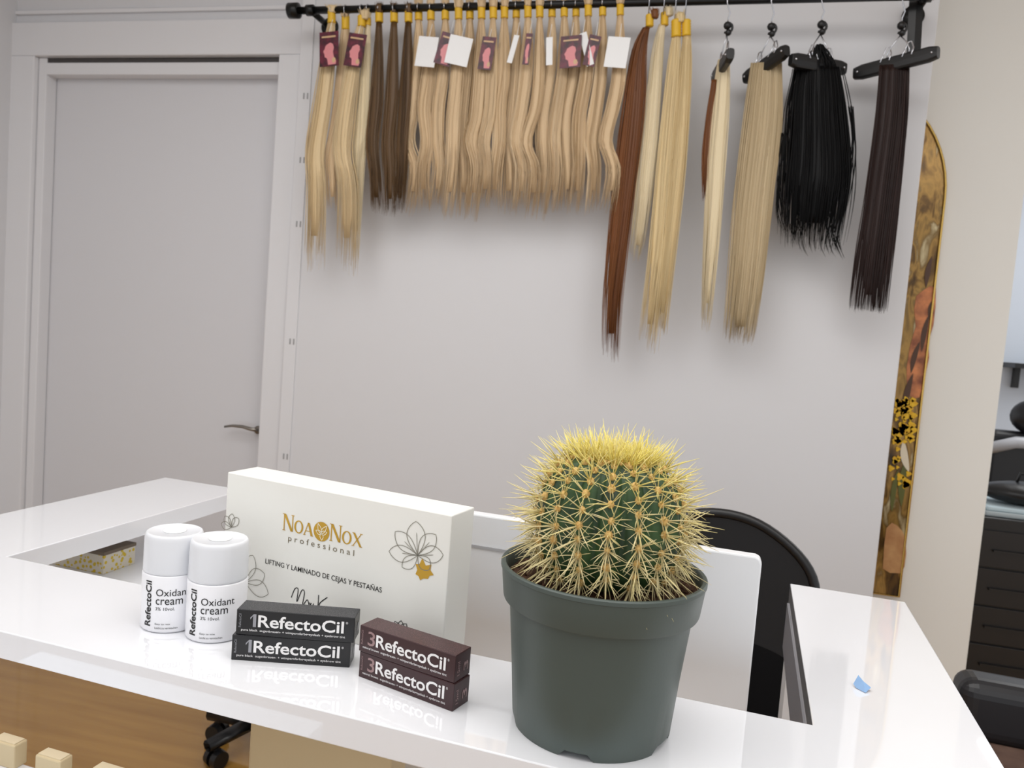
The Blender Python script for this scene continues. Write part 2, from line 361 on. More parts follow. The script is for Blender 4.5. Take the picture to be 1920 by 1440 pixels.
def petal(cx, cy, a, ln, wd, n=18, pw=.8, tip=1.0):
    pts = []
    for k in range(n + 1):
        t = k / n; pts.append((t * ln, wd * (math.sin(PI * t ** pw) ** tip) * .5))
    for k in range(n - 1, 0, -1):
        t = k / n; pts.append((t * ln, -wd * (math.sin(PI * t ** pw) ** tip) * .5 * .85))
    ca, sa = math.cos(a), math.sin(a)
    return [(cx + (x * ca - y * sa) / ar, cy + (x * sa + y * ca)) for x, y in pts]
def rib(mb, pts, w):      # width in height units, ribbon in square units
    ribbon(mb, [(x * ar, y) for x, y in pts], w, lambda x, y: gmap(x / ar, y) + Vector((0, -.0002, 0)), True)
ln = MB()      # magnolia: broad open petals
for a, l_, w_ in ((98, .22, .15), (52, .20, .12), (146, .22, .12), (12, .19, .12), (184, .22, .12), (-40, .12, .10), (222, .15, .09)):
    rib(ln, petal(.878, .70, math.radians(a), l_, w_, pw=1.25, tip=.75), .0045)
for a, l_ in ((98, .15), (52, .13), (146, .13), (12, .12), (184, .12)):
    rib(ln, petal(.878, .70, math.radians(a), l_, .006, pw=1), .002)
ln.build('flower_drawing', LGREY, gb); ln = MB()
for a in (90, 135, 50, 175): rib(ln, petal(.035, .60, math.radians(a), .10, .065, pw=1.3, tip=.75), .0045)
ln.build('flower_drawing', LGREY, gb); ln = MB()
for a, l_ in ((75, .22), (115, .24), (30, .2), (155, .18), (-10, .22), (190, .2)): rib(ln, petal(.12, .22, math.radians(a), l_, .13, pw=1.3, tip=.75), .0045)
ln.build('flower_drawing', LGREY, gb)
gc = MB()
gc.add([gmap(u_ + .012, v2 - .01) for u_, v2 in [(.862, .585), (.875, .575), (.882, .552), (.895, .568), (.912, .572), (.918, .595), (.934, .605), (.920, .632), (.922, .67), (.9, .655), (.885, .70), (.875, .655), (.86, .65), (.868, .615)]], [tuple(range(14))])
gc.build('gold_flower_heart', GOLD, gb)
wl = MB()
for a, l_ in ((55, .075), (115, .075), (160, .05), (-80, .045), (20, .05)):
    rib(wl, petal(.466, .700, math.radians(a), l_, .03), .0045)
wl.build('emblem_lines', mat('ivory_ink', (246, 240, 216), .5), gb)
gt = MB()
put_text(gt, 'p r o f e s s i o n a l', gmap, .315, .585, .30, .055)
gt.build('subtitle_lettering', mat('grey_gold_ink', (120, 108, 84), .5), gb)
gt = MB(); put_text(gt, 'LIFTING Y LAMINADO DE CEJAS Y PESTA\u00d1AS', gmap, .212, .385, .530, .056, .004)
gt.build('title_lettering', mat('ink_brown', (40, 36, 32), .5), gb)
hw = MB()
def script_line(pts): ribbon(hw, [(catmull(pts, k / 40)[0] * ar, catmull(pts, k / 40)[1]) for k in range(41)], .007, lambda x, y: gmap(x / ar, y))
script_line([(.345, .20), (.36, .27), (.375, .27), (.372, .18), (.392, .27), (.405, .26), (.40, .17), (.42, .215), (.43, .18), (.44, .2)])
script_line([(.47, .27), (.47, .2), (.465, .14)]); script_line([(.51, .27), (.475, .2), (.52, .15)]); script_line([(.43, .2), (.445, .16), (.43, .11), (.45, .2)])
hw.build('handwriting', INK, gb)
bf = MB()
for a in (60, 90, 125, 20, 160): rib(bf, petal(.83, .16, math.radians(a), .085, .05, pw=1.3), .005)
bf.add([gmap(*p) for p in [(.84, .16), (.86, .19), (.89, .18), (.90, .13), (.88, .10), (.85, .11)]], [tuple(range(6))])
bf.build('dark_flower', INK, gb)
# --- bottles
def bottle(px_, py_, label):
    c = Zp(px_, py_); al = math.atan2(-c.y, -c.x); r_ = .0315; h_ = .107
    t = thing('cream_bottle', label, 'bottle', c, 0, 'two white oxidant cream bottles')
    hb_ = .064
    MB().lathe([(r_ * .9, 0), (r_ * .98, .0012), (r_, .003), (r_, hb_ - .002), (r_ * .985, hb_ - .0005), (r_ * .93, hb_)], 48).build('body', mat('bottle_white', (240, 240, 244), .28), t, smooth=True)
    cap = MB().lathe([(r_ * .955, hb_), (r_ * .985, hb_ + .0006), (r_ * .99, hb_ + .003), (r_ * .97, h_ - .006), (r_ * .955, h_ - .003), (r_ * .925, h_ - .0008), (r_ * .88, h_), (r_ * .86, h_ - .0002), (r_ * .84, h_ - .0008), (.001, h_ - .0009)], 48).build('cap', mat('cap_white', (236, 238, 243), .3, coat=.2, trans=.12), t, smooth=True)
    MB().lathe([(.012, h_ - .0009), (.0125, h_ - .0003), (.0118, h_ - .0001), (.001, h_ - .0001)], 24).build('cap_button', WCARD, cap, smooth=True)
    def mp_(x, y): a = al + x / r_; return Vector(((r_ + .0004) * math.cos(a), (r_ + .0004) * math.sin(a), y))
    k = MB()
    put_text(k, 'RefectoCil', mp_, -.0305, .0075, .0085, .050, .02, rot=True)
    put_text(k, 'Oxidant', mp_, -.0165, .042, .035, .0078)
    put_text(k, 'cream', mp_, -.0165, .0325, .028, .0062)
    put_text(k, '3% 10vol.', mp_, -.0165, .0262, .020, .0034)
    put_text(k, 'Easy to mix', mp_, -.0165, .0095, .016, .0024)
    put_text(k, 'Leicht zu vermischen', mp_, -.0165, .0055, .0235, .0022)
    k.build('lettering', INK, t)
bottle(320, 1168, 'white cream bottle, the one further left and further from the black cartons')
bottle(404, 1186, 'white cream bottle next to the black cartons, in front of the kit box corner')
# --- tint cartons
SZ = .0268
def carton(pa, pb, z0, num, body, topm, numm, small, label, group, dx=0, da=0):
    A_, B_ = Zp(*pa, ZT), Zp(*pb, ZT); v = B_ - A_; a = math.atan2(v.y, v.x) + da; L = v.length
    c = (A_ + B_) / 2 + Vector((-math.sin(a), math.cos(a), 0)) * SZ / 2 + Vector((math.cos(a), math.sin(a), 0)) * dx; c.z = z0
    t = thing('tint_carton', label, 'box', c, a, group)
    MB().span((-L / 2, -SZ / 2, 0), (L / 2, SZ / 2, SZ - .0005)).build('body', body, t, bevel=.0006)
    MB().span((-L / 2 + .0006, -SZ / 2 + .0006, SZ - .0006), (L / 2 - .0006, SZ / 2 - .0006, SZ - .0003)).build('top_sheen', topm, t)  # thin sheet over the top face, carries its painted sheen
    f = lambda x, y: Vector((-L / 2 + x * L, -SZ / 2 - .0003, y * SZ))
    e = lambda x, y: Vector((L / 2 + .0003, -SZ / 2 + x * SZ, y * SZ))
    k = MB(); put_text(k, 'RefectoCil', f, .185, .34, .725, .48, .018); put_text(k, '\u00ae', f, .925, .72, .018, .09)
    put_text(k, small, f, .045, .14, .88, .115, .004)
    k.build('brand_lettering', mat('white_ink', (236, 234, 234), .4), t)
    k = MB()
    if num == '1':      # numeral one: stem with a flag
        k.add([f(.142, .34), f(.168, .34), f(.168, .84), f(.146, .84), f(.142, .77)], [(0, 1, 2, 3, 4)])
        k.add([f(.142, .77), f(.146, .84), f(.118, .70), f(.118, .62)], [(0, 1, 2, 3)])
    else: put_text(k, '3', f, .095, .32, .078, .54, .010)
    put_text(k, 'RefectoCil', f, .022, .30, .02, .52, 0, rot=True)
    k.build('number_lettering', numm, t)
    k = MB()
    put_text(k, '1' if num == '1' else '3', e, .55, .25, .3, .34, .01, rot=True)
    put_text(k, '15ml', e, .15, .2, .16, .5, 0, rot=True)
    k.build('end_lettering', numm, t)
BB = mat('carton_black', (20, 20, 23), .3); BR = mat('carton_brown', (54, 27, 30), .3)
BBT = mat('carton_black_sheen', (24, 24, 28), .3, noise=1100, col2=(120, 120, 126), lo=.5, hi=.75); BRT = mat('carton_brown_sheen', (54, 29, 31), .3, noise=1100, col2=(130, 92, 92), lo=.5, hi=.75)  # carton colours with a speckled sheen painted in for the top faces
NG = mat('num_grey', (150, 150, 156), .4); NB = mat('num_taupe', (152, 124, 124), .4)
sb = 'pure black  augenbrauen- + wimpernfarbe\u2022eyelash + eyebrow tint'; sn = 'natural brown  augenbrauen- + wimpernfarbe\u2022eyelash + eyebrow tint'
carton((433, 1237), (655, 1252), ZT, '1', BB, BBT, NG, sb, 'black tint carton at the bottom of the stack in front of the kit box', 'black tint cartons')
carton((433, 1237), (655, 1252), ZT + SZ, '1', BB, BBT, NG, sb, 'black tint carton lying on top of the other black one', 'black tint cartons', dx=.003, da=-.02)
carton((672, 1268), (848, 1335), ZT, '3', BR, BRT, NB, sn, 'dark brown tint carton at the bottom of the stack left of the cactus pot', 'brown tint cartons')
carton((672, 1268), (848, 1335), ZT + SZ, '3', BR, BRT, NB, sn, 'dark brown tint carton lying on top of the other brown one', 'brown tint cartons', dx=-.001, da=.015)
# --- cactus
pc = Zp(1106, 1350)
cac = thing('potted_cactus', 'golden barrel cactus with yellow spines in a dark green plastic pot', 'cactus', pc)
rb, rt, hp = .0735, .0945, .148
pot = MB(); n = 72
cp = math.atan2(-pc.y, -pc.x)
prof = [(.01, .006), (rb - .008, .006), (rb - .007, 0), (rb - .001, 0), (rb, .003), (rb + .0045, .055), (rt - .0105, hp - .036), (rt - .0102, hp - .0335), (rt - .0048, hp - .0325), (rt - .0042, hp - .031), (rt - .001, hp - .005), (rt, hp - .0042), (rt, hp - .001), (rt - .0012, hp), (rt - .004, hp - .0002), (rt - .0055, hp - .002), (rt - .0075, hp - .02), (rt - .02, .06)]
vs = []
for i, (r_, z) in enumerate(prof):
    for j in range(n):
        a = 2 * PI * j / n
        zz_ = z
        if i in (2, 3, 4):
            dd = min(abs(((a - (cp + o_)) + PI) % (2 * PI) - PI) for o_ in (-.12, 1.13, 2.4, -1.4, -2.7))
            if dd < .20: zz_ = max(z, .0065)
        vs.append((r_ * math.cos(a), r_ * math.sin(a), zz_))
k_ = len(prof)
pot.add(vs, [(i * n + j, i * n + (j + 1) % n, (i + 1) * n + (j + 1) % n, (i + 1) * n + j) for i in range(k_ - 1) for j in range(n)] + [tuple(range(n))])
po = pot.build('pot', mat('pot_green', (72, 82, 78), .45, noise=300, bump=.04), cac, smooth=True)
es = po.modifiers.new('edges', 'EDGE_SPLIT'); es.split_angle = math.radians(38)
so = MB(); nn = 40; rings = 10; vs = [(0, 0, hp - .012)]
for i in range(1, rings + 1):
    for j in range(nn):
        a = 2 * PI * j / nn; r_ = (rt - .0065) * i / rings
        vs.append((r_ * math.cos(a), r_ * math.sin(a), hp - .014 + random.uniform(-.002, .003)))
fs = [(0, 1 + j, 1 + (j + 1) % nn) for j in range(nn)] + [(1 + i * nn + j, 1 + i * nn + (j + 1) % nn, 1 + (i + 1) * nn + (j + 1) % nn, 1 + (i + 1) * nn + j) for i in range(rings - 1) for j in range(nn)]
so.add(vs, fs)
for i in range(260):
    a = random.uniform(0, 2 * PI); r_ = random.uniform(.05, rt - .009); s_ = random.uniform(.001, .003)
    so.ball((r_ * math.cos(a), r_ * math.sin(a), hp - .012), s_, 5, 4)
so.build('soil', mat('soil', (58, 38, 26), .95, noise=400, col2=(92, 62, 42), bump=.5), cac)
CZ = .188; RX = .0635; RZ = .066; NR = 17
def surf(phi, th, crest):        # phi from the top
    rr_ = RX * math.sin(phi) ** .68 * (1 + .13 * (crest - .5) * min(1, math.sin(phi) * 1.5))
    z = CZ + RZ * math.cos(phi) + (-.010 * math.exp(-(phi / .3) ** 2))
    return Vector((rr_ * math.cos(th) + .002, rr_ * math.sin(th), z))
bd = MB(); nv, nu = 30, NR * 8; vs = [surf(0.0001, 0, 1)]
for i in range(1, nv + 1):
    ph = 2.35 * i / nv
    for j in range(nu):
        th = 2 * PI * j / nu; cr = abs(math.cos(NR * th / 2)) ** .7
        vs.append(surf(ph, th, cr))
fs = [(0, 1 + j, 1 + (j + 1) % nu) for j in range(nu)] + [(1 + i * nu + j, 1 + (i + 1) * nu + j, 1 + (i + 1) * nu + (j + 1) % nu, 1 + i * nu + (j + 1) % nu) for i in range(nv - 1) for j in range(nu)]
bd.add(vs, fs)
body = bd.build('cactus_body', mat('cactus_green', (52, 84, 42), .5, noise=60, col2=(26, 50, 30)), cac, smooth=True)
sp = MB(); ar_ = MB()
def spine(p, d, L, r_, val):
    d = d.normalized(); side = Vector((random.uniform(-1, 1), random.uniform(-1, 1), random.uniform(-1, .5))) * .12 * L
    ref = Vector((0, 0, 1)) if abs(d.z) < .9 else Vector((1, 0, 0))
    sp.tube([p, p + d * L * .55 + side * .3, p + d * L + side], [r_, r_ * .75, r_ * .15], 4, val, ref=ref)
for i in range(NR):
    th0 = 2 * PI * i / NR
    for k in range(11):
        ph = .17 + k * .205 + (0.08 if i % 2 else 0) + random.uniform(-.02, .02)
        if ph > 2.3: continue
        th = th0 + random.uniform(-.02, .02)
        p = surf(ph, th, 1.0)
        nm = Vector((math.cos(th) * math.sin(ph), math.sin(th) * math.sin(ph), math.cos(ph) * 1.0 + .12)).normalized()
        s_ = .0036 if ph > .5 else .0038
        ar_.ball(p + nm * .0005, s_ * random.uniform(.8, 1.1), 7, 5, (1, 1, 1.1))
        t1 = nm.cross(Vector((0, 0, 1))).normalized(); t2 = nm.cross(t1)
        val = max(0, min(1, 1.0 - ph / 1.6))
        low = ph > 1.3
        nrad = 12 if low else (7 if ph > .5 else 8)
        for j in range(nrad):
            a = 2 * PI * (j + random.uniform(-.35, .35)) / nrad
            sprd = random.uniform(.8, 1.35) if ph > .5 else random.uniform(.3, .8)
            d = nm * math.cos(sprd) + (t1 * math.cos(a) + t2 * math.sin(a)) * math.sin(sprd)
            spine(p, d, random.uniform(.015, .026), .00046, val + random.uniform(-.25, .25))
        for j in range(5 if low else 3):
            a = 2 * PI * (j + random.uniform(-.4, .4)) / 4
            sprd = random.uniform(.1, .8)
            d = nm * math.cos(sprd) + (t1 * math.cos(a) + t2 * math.sin(a)) * math.sin(sprd)
            if low: d += Vector((0, 0, -.3))
            spine(p, d, random.uniform(.022, .037), .0007, val + random.uniform(-.25, .25))
for i in range(210):
    a = random.uniform(0, 2 * PI); ph = random.uniform(0, .45); p = surf(ph, a, .8)
    d = Vector((math.cos(a) * ph * 1.6 + random.uniform(-.4, .4), math.sin(a) * ph * 1.6 + random.uniform(-.4, .4), 1))
    spine(p, d, random.uniform(.010, .034), .00055, random.uniform(.45, 1))
o = sp.build('spines', attrmat('spine', (226, 212, 164), (238, 222, 118), .45), body, smooth=True, attr=True); o['kind'] = 'stuff'
for i in range(90):
    a = random.uniform(0, 2 * PI); ph = random.uniform(0, .3); ar_.ball(surf(ph, a, .9), .0038, 6, 5)
o = ar_.build('areoles', mat('areole_wool', (200, 156, 90), .9, noise=500, col2=(226, 194, 124), bump=.5), body, smooth=True); o['kind'] = 'stuff'
# --- blue paper scrap
bp = Zp(1617, 1292)
q = MB(); q.add([(-.007, -.002, 0.001), (.001, -.010, 0.0005), (.008, -.002, .004), (.003, .009, .001), (-.004, .007, .012), (-.009, .003, .003), (0, 0, .009)], [(0, 1, 6), (1, 2, 6), (2, 3, 6), (3, 4, 6), (4, 5, 6), (5, 0, 6)])
o = q.build('paper_scrap', mat('blue_paper', (140, 176, 218), .6)); o.location = bp; tag(o, 'small crumpled scrap of blue paper on the right counter arm', 'paper')
# ================================================================ HAIR DISPLAY
RY = D - .14
def rodpx(x): return 20 - .024 * (x - 560)
ra = W(548, rodpx(548), RY); rbp = W(1752, rodpx(1752), RY)
rod = thing('hanging_rod', 'long black metal rail fixed high on the display wall carrying the hair', 'rod', ((ra + rbp) / 2))
MB().tube([ra, rbp], .0115, 20).build('rail', BLKM, rod, world=True, smooth=True)
dr = (rbp - ra).normalized()
MB().tube([ra - dr * .012, ra - dr * .010, ra + dr * .022, ra + dr * .024], [.018, .024, .024, .014], 24).build('end_knob', BLKM, rod, world=True, smooth=True)
for xx in (582, 1738):
    p = W(xx, rodpx(xx), RY); b_ = MB(); b_.tube([p, Vector((p.x, D - .002, p.z))], .010, 12); b_.tube([Vector((p.x, D - .008, p.z)), Vector((p.x, D - .001, p.z))], .030, 24); b_.tube([p - dr * .012, p + dr * .012], .017, 20)
    b_.build('bracket', BLKM, rod, world=True, smooth=True)
HM = {k: attrmat('hair_' + k, *v) for k, v in {
    'honey': ((190, 158, 116), (238, 214, 178), .42), 'light': ((202, 174, 128), (240, 220, 182), .42), 'brown': ((66, 46, 26), (122, 92, 58), .4),
    'copper': ((88, 48, 22), (142, 88, 46), .4), 'pale': ((212, 192, 150), (244, 230, 200), .42), 'gold': ((206, 178, 126), (242, 222, 178), .42),
    'ash': ((166, 144, 108), (216, 196, 160), .42), 'black': ((3, 3, 4), (11, 10, 12), .45, .2), 'espresso': ((28, 17, 15), (60, 40, 36), .4)}.items()}
def pxw(x, y, d): return (W(x + .5, y, d) - W(x - .5, y, d)).length
def hair(mb, pts, n=60, thick=.016, off=0, jit=.12, sr=.0015, wave=1.5, steps=20, core=True, ncl=7, cend=.9):
    d = RY + off; P = [(x, y, w) for (x, y, w) in pts]; u = pxw(pts[0][0], pts[0][1], d)
    N = 12; vs = []
    if core:
        for k in range(steps):
            x, y, w = catmull(P, k / (steps - 1) * cend); c = W(x, y, d); q_ = 1 if k < steps * .7 else max(.2, 1 - (k / steps - .7) * 2.6)
            for j in range(N):
                a = 2 * PI * j / N; vs.append(c + Vector((w * u * .40 * q_ * math.cos(a), thick * .36 * q_ * math.sin(a), 0)))
        mb.add(vs, [(i * N + j, i * N + (j + 1) % N, (i + 1) * N + (j + 1) % N, (i + 1) * N + j) for i in range(steps - 1) for j in range(N)] + [tuple(range(N)), tuple((steps - 1) * N + j for j in range(N))], .4)
    cl_ = []
    for i in range(ncl):
        a = 2 * PI * i / ncl + random.uniform(-.3, .3)
        cl_.append((math.cos(a) * .68, math.sin(a) * .68, random.uniform(0, 6.28), random.uniform(.8, 1.7), random.uniform(.4, 1) * wave, random.uniform(0, jit * .5), random.gauss(.55, .13)))
    for s_ in range(n):
        cx_, cy_, ph, fr_, am, tj, cv = cl_[s_ % ncl]
        a = random.uniform(0, 2 * PI); r_ = math.sqrt(random.random()) * .36; ox = cx_ + r_ * math.cos(a); oy = cy_ + r_ * math.sin(a)
        tm = 1 - tj - random.uniform(0, jit * .6); val = max(0, min(1, random.gauss(cv, .11)))
        ph2 = random.uniform(0, 6.28)
        path = []; rad = []
        for k in range(steps):
            t = k / (steps - 1) * tm; x, y, w = catmull(P, t)
            c = W(x, y, d); env = min(1, t * 4)
            c = c + Vector((ox * w * u * .5 + u * env * (am * math.sin(ph + fr_ * t * 6.28) + .35 * math.sin(ph2 + 2.2 * t * 6.28)), oy * thick * .5 * (1 if w > 16 else .8), 0))
            path.append(c); rad.append(sr * (1 if k < steps - 5 else (steps - 1 - k) / 5 + .15))
        mb.tube(path, rad, 3, val, ref=Vector((0, 1, 0)))
def band(mb, x, y0, y1, rpx=6.5, off=0):
    d = RY + off; a = W(x, y0, d); b_ = W(x, y1, d); u = pxw(x, y0, d); n = 13
    mb.tube([a.lerp(b_, k / (n - 1)) for k in range(n)], [u * rpx * (1 + .13 * (k % 2)) for k in range(n)], 12, ref=Vector((0, 1, 0)))
def card(t, x, y, w, h, rot, kind, off=-.035):
    d = RY + off; c = W(x, y, d); u = pxw(x, y, d); R = Matrix.Rotation(math.radians(rot), 3, 'Y') @ Matrix.Rotation(math.radians(random.uniform(-8, 8)), 3, 'Z')
    w *= u; h *= u
    o = MB().box(c, (w, .0012, h), M=R).build('tag', MAROON if kind == 'm' else WCARD, t, world=True)
    PM[o.name] = PM[t.name]
    if kind == 'm':
        def P(a, b_, e=.0009): return c + R @ Vector((a * w / 2, -e, b_ * h / 2))
        f = MB(); f.add([P(*p) for p in [(-.1, .30), (.15, .36), (.42, .28), (.52, .06), (.42, -.18), (.5, -.45), (.75, -.7), (.7, -.9), (-.1, -.92), (-.2, -.55), (-.46, -.45), (-.48, -.30), (-.60, -.12), (-.45, .02), (-.35, .2)]], [tuple(range(15))])
        f.build('portrait_print', SKIN, o, world=True)
        PP = mat('pale_print', (205, 170, 130), .4)
        f = MB(); f.add([P(a, b_, .001) for a, b_ in [(-.75, .66), (.7, .66), (.7, .76), (-.75, .76)]], [(0, 1, 2, 3)]); f.build('title_strip', PP, o, world=True)
        f = MB(); f.add([P(.5 + .2 * math.cos(a), -.66 + .16 * math.sin(a), .0011) for a in [k * PI / 6 for k in range(12)]], [tuple(range(12))]); f.build('round_seal', PP, o, world=True)
    s = MB(); top = c + R @ Vector((0, 0, h / 2)); s.tube([top - Vector((0, 0, .003)), top + Vector((0, .02, .045))], .0008, 5); s.build('string', WCARD, o, world=True)
def loop(t, x, yb_):      # wire loop from the band up and over the rail
    p = W(x, rodpx(x), RY); bz = W(x, yb_, RY).z; L = [Vector((p.x, RY - .004, bz))]
    for k in range(13):
        a = -PI * .8 - PI * 1.4 * k / 12
        L.append(Vector((p.x, RY + .0135 * math.cos(a), p.z + .0135 * math.sin(a))))
    L.append(Vector((p.x, RY + .004, bz)))
    MB().tube(L, .0015, 6, ref=Vector((1, 0, 0))).build('loop', CHROME, t, world=True, smooth=True)
def bundle(label, group, col, strands, bands, tufts, cards=(), n=60, thick=.018, off=0, cat='hair extension', **kw):
    base = W(strands[0][0][0], strands[0][0][1], RY + off)
    t = thing('hair_bundle', label, cat, base, 0, group)
    for s_ in strands:
        mb = MB(); hair(mb, s_, n=n, thick=thick, off=off, **kw); mb.build('hair_lock', HM[col], t, world=True, smooth=True, attr=True)
    for b_ in bands:
        mb = MB(); band(mb, *b_, off=off); mb.build('yellow_band', YEL, t, world=True, smooth=True)
        loop(t, b_[0], b_[1] + 4)
    for (x, y0, y1, w0, w1) in tufts:
        mb = MB(); hair(mb, [(x, y1, w1), (x, (y0 + y1) / 2, (w0 + w1) / 2), (x, y0, w0)], n=30, thick=.022, off=off - .006, jit=.25, steps=7, wave=.4, cend=.75)
        mb.build('tied_end', HM[col], t, world=True, smooth=True, attr=True)
    for c_ in cards: card(t, *c_)
    return t
G1 = 'long blonde hair bundles at the rail end'; G2 = 'dark brown hair bundles'; G3 = 'row of honey blonde hair bundles'; G4 = 'long loose hair bundles'
bundle('long light blonde hair bundle nearest the rail end knob, with portrait card', G1, 'light', [[(622, 42, 12), (614, 110, 28), (603, 200, 36), (591, 285, 38), (592, 360, 42), (588, 515, 44)]], [(622, 22, 44)], [(622, 6, 24, 34, 12)], [(617, 92, 36, 58, -4, 'm')], n=100)
bundle('short blonde hair bundle between the two long ones at the rail end', G1, 'honey', [[(648, 42, 12), (644, 110, 24), (632, 230, 30), (622, 300, 28), (624, 405, 22)]], [(648, 30, 56, 6.5)], [(646, 8, 32, 30, 14)], off=.012, n=60)
bundle('long blonde hair bundle with portrait card beside the dark brown ones', G1, 'light', [[(676, 46, 12), (662, 120, 28), (646, 220, 38), (642, 285, 38), (652, 360, 44), (648, 522, 46)]], [(678, 30, 50, 6.5)], [(684, 14, 36, 26, 12)], [(666, 94, 34, 56, 8, 'm')], off=-.01, n=100)
bundle('palest narrow blonde bundle hanging left of the dark brown ones', G1, 'pale', [[(690, 46, 9), (686, 120, 18), (678, 240, 26), (674, 300, 24), (664, 510, 18)]], [(690, 32, 48, 5)], [(690, 12, 34, 16, 9)], off=.006, n=50)
for i, (xt, xb, yb) in enumerate([(711, 706, 402), (739, 730, 408), (766, 746, 404)]):
    bundle(['leftmost of the three dark brown hair bundles', 'middle one of the three dark brown hair bundles', 'dark brown hair bundle touching the honey blonde row'][i], G2, 'brown',
           [[(xt, 42, 10), (xt - 2, 110, 21), (xt - 6, 190, 26), (xt - 12, 265, 25), ((xt + xb) / 2 - 4, 330, 24), (xb, yb, 26)]], [(xt, 22, 42)], [(xt, 2, 24, 18, 12)], n=64, off=.004 * (i % 2))
tops = [785, 808, 835, 860, 881, 903, 925, 946, 968, 990, 1012, 1035, 1058, 1080, 1103, 1130, 1163]
ordn = ['first', 'second', 'third', 'fourth', 'fifth', 'sixth', 'seventh', 'eighth', 'ninth', 'tenth', 'eleventh', 'twelfth', 'thirteenth', 'fourteenth', 'fifteenth', 'sixteenth', 'seventeenth']
cards = {0: [(800, 97, 38, 52, 6, 'w')], 2: [(836, 92, 30, 56, 14, 'm')], 3: [(860, 95, 42, 50, 10, 'w')], 5: [(913, 100, 26, 58, 6, 'm')], 8: [(962, 92, 10, 50, 12, 'w')], 9: [(989, 92, 12, 56, 4, 'm')], 11: [(1030, 96, 12, 50, -4, 'w')], 12: [(1070, 97, 40, 58, -2, 'm')], 14: [(1100, 92, 14, 62, -18, 'w'), (1110, 95, 22, 56, 10, 'm')], 16: [(1157, 98, 42, 56, 5, 'w')]}
for i, xt in enumerate(tops):
    j1, j2, j3 = random.uniform(-5, 5), random.uniform(-8, 8), random.uniform(-6, 6); yb = random.uniform(398, 420)
    yk = random.uniform(200, 225); y_ = rodpx(xt)
    sh_ = -17 - i * .6
    cd = cards.get(i, [])
    extra = ''
    if any(c_[5] == 'm' for c_ in cd): extra = ' with maroon portrait card'
    elif cd: extra = ' with white card'
    bundle('%s honey blonde bundle%s counted from the dark brown ones' % (ordn[i], extra), G3, 'honey',
           [[(xt, y_ + 22, 10), (xt - 1, 95, 23), (xt - 5 + j1 * .5, 150, 27), (xt + sh_ * .6 + j1, yk, 28), (xt + sh_ * .8 + j2, 265, 28), (xt + sh_ * .6 - j2 * .5, 320, 28), (xt + sh_ + j3, yb, 31)]],
           [(xt, y_, y_ + 24)], [(xt, y_ - 22, y_ + 2, 22, 13)], cd, n=72, off=random.choice((-.014, -.005, .005, .014)), wave=1.4, jit=.11)
bundle('longest hair bundle, copper brown, beside the honey blonde row', G4, 'copper', [[(1212, 52, 12), (1198, 100, 28), (1186, 220, 44), (1166, 400, 42), (1150, 550, 38), (1144, 682, 34)]], [(1218, 28, 50, 7)], [(1228, 12, 34, 22, 12)], n=100)
bundle('pale blonde bundle directly right of the copper brown one', G4, 'pale', [[(1242, 46, 12), (1232, 110, 24), (1218, 260, 34), (1206, 380, 32), (1192, 498, 26)]], [(1246, 24, 48, 7)], [(1254, 8, 30, 26, 14)], off=.01, n=70)
bundle('golden blonde double bundle with thick yellow bands left of the hangers', G4, 'gold', [[(1268, 66, 14), (1262, 140, 28), (1248, 300, 34), (1232, 490, 36), (1212, 664, 42)], [(1288, 66, 14), (1284, 140, 24), (1272, 300, 30), (1252, 490, 30), (1238, 630, 26)]],
       [(1268, 38, 70, 9), (1287, 38, 68, 8)], [(1276, 18, 42, 24, 18)], n=80)
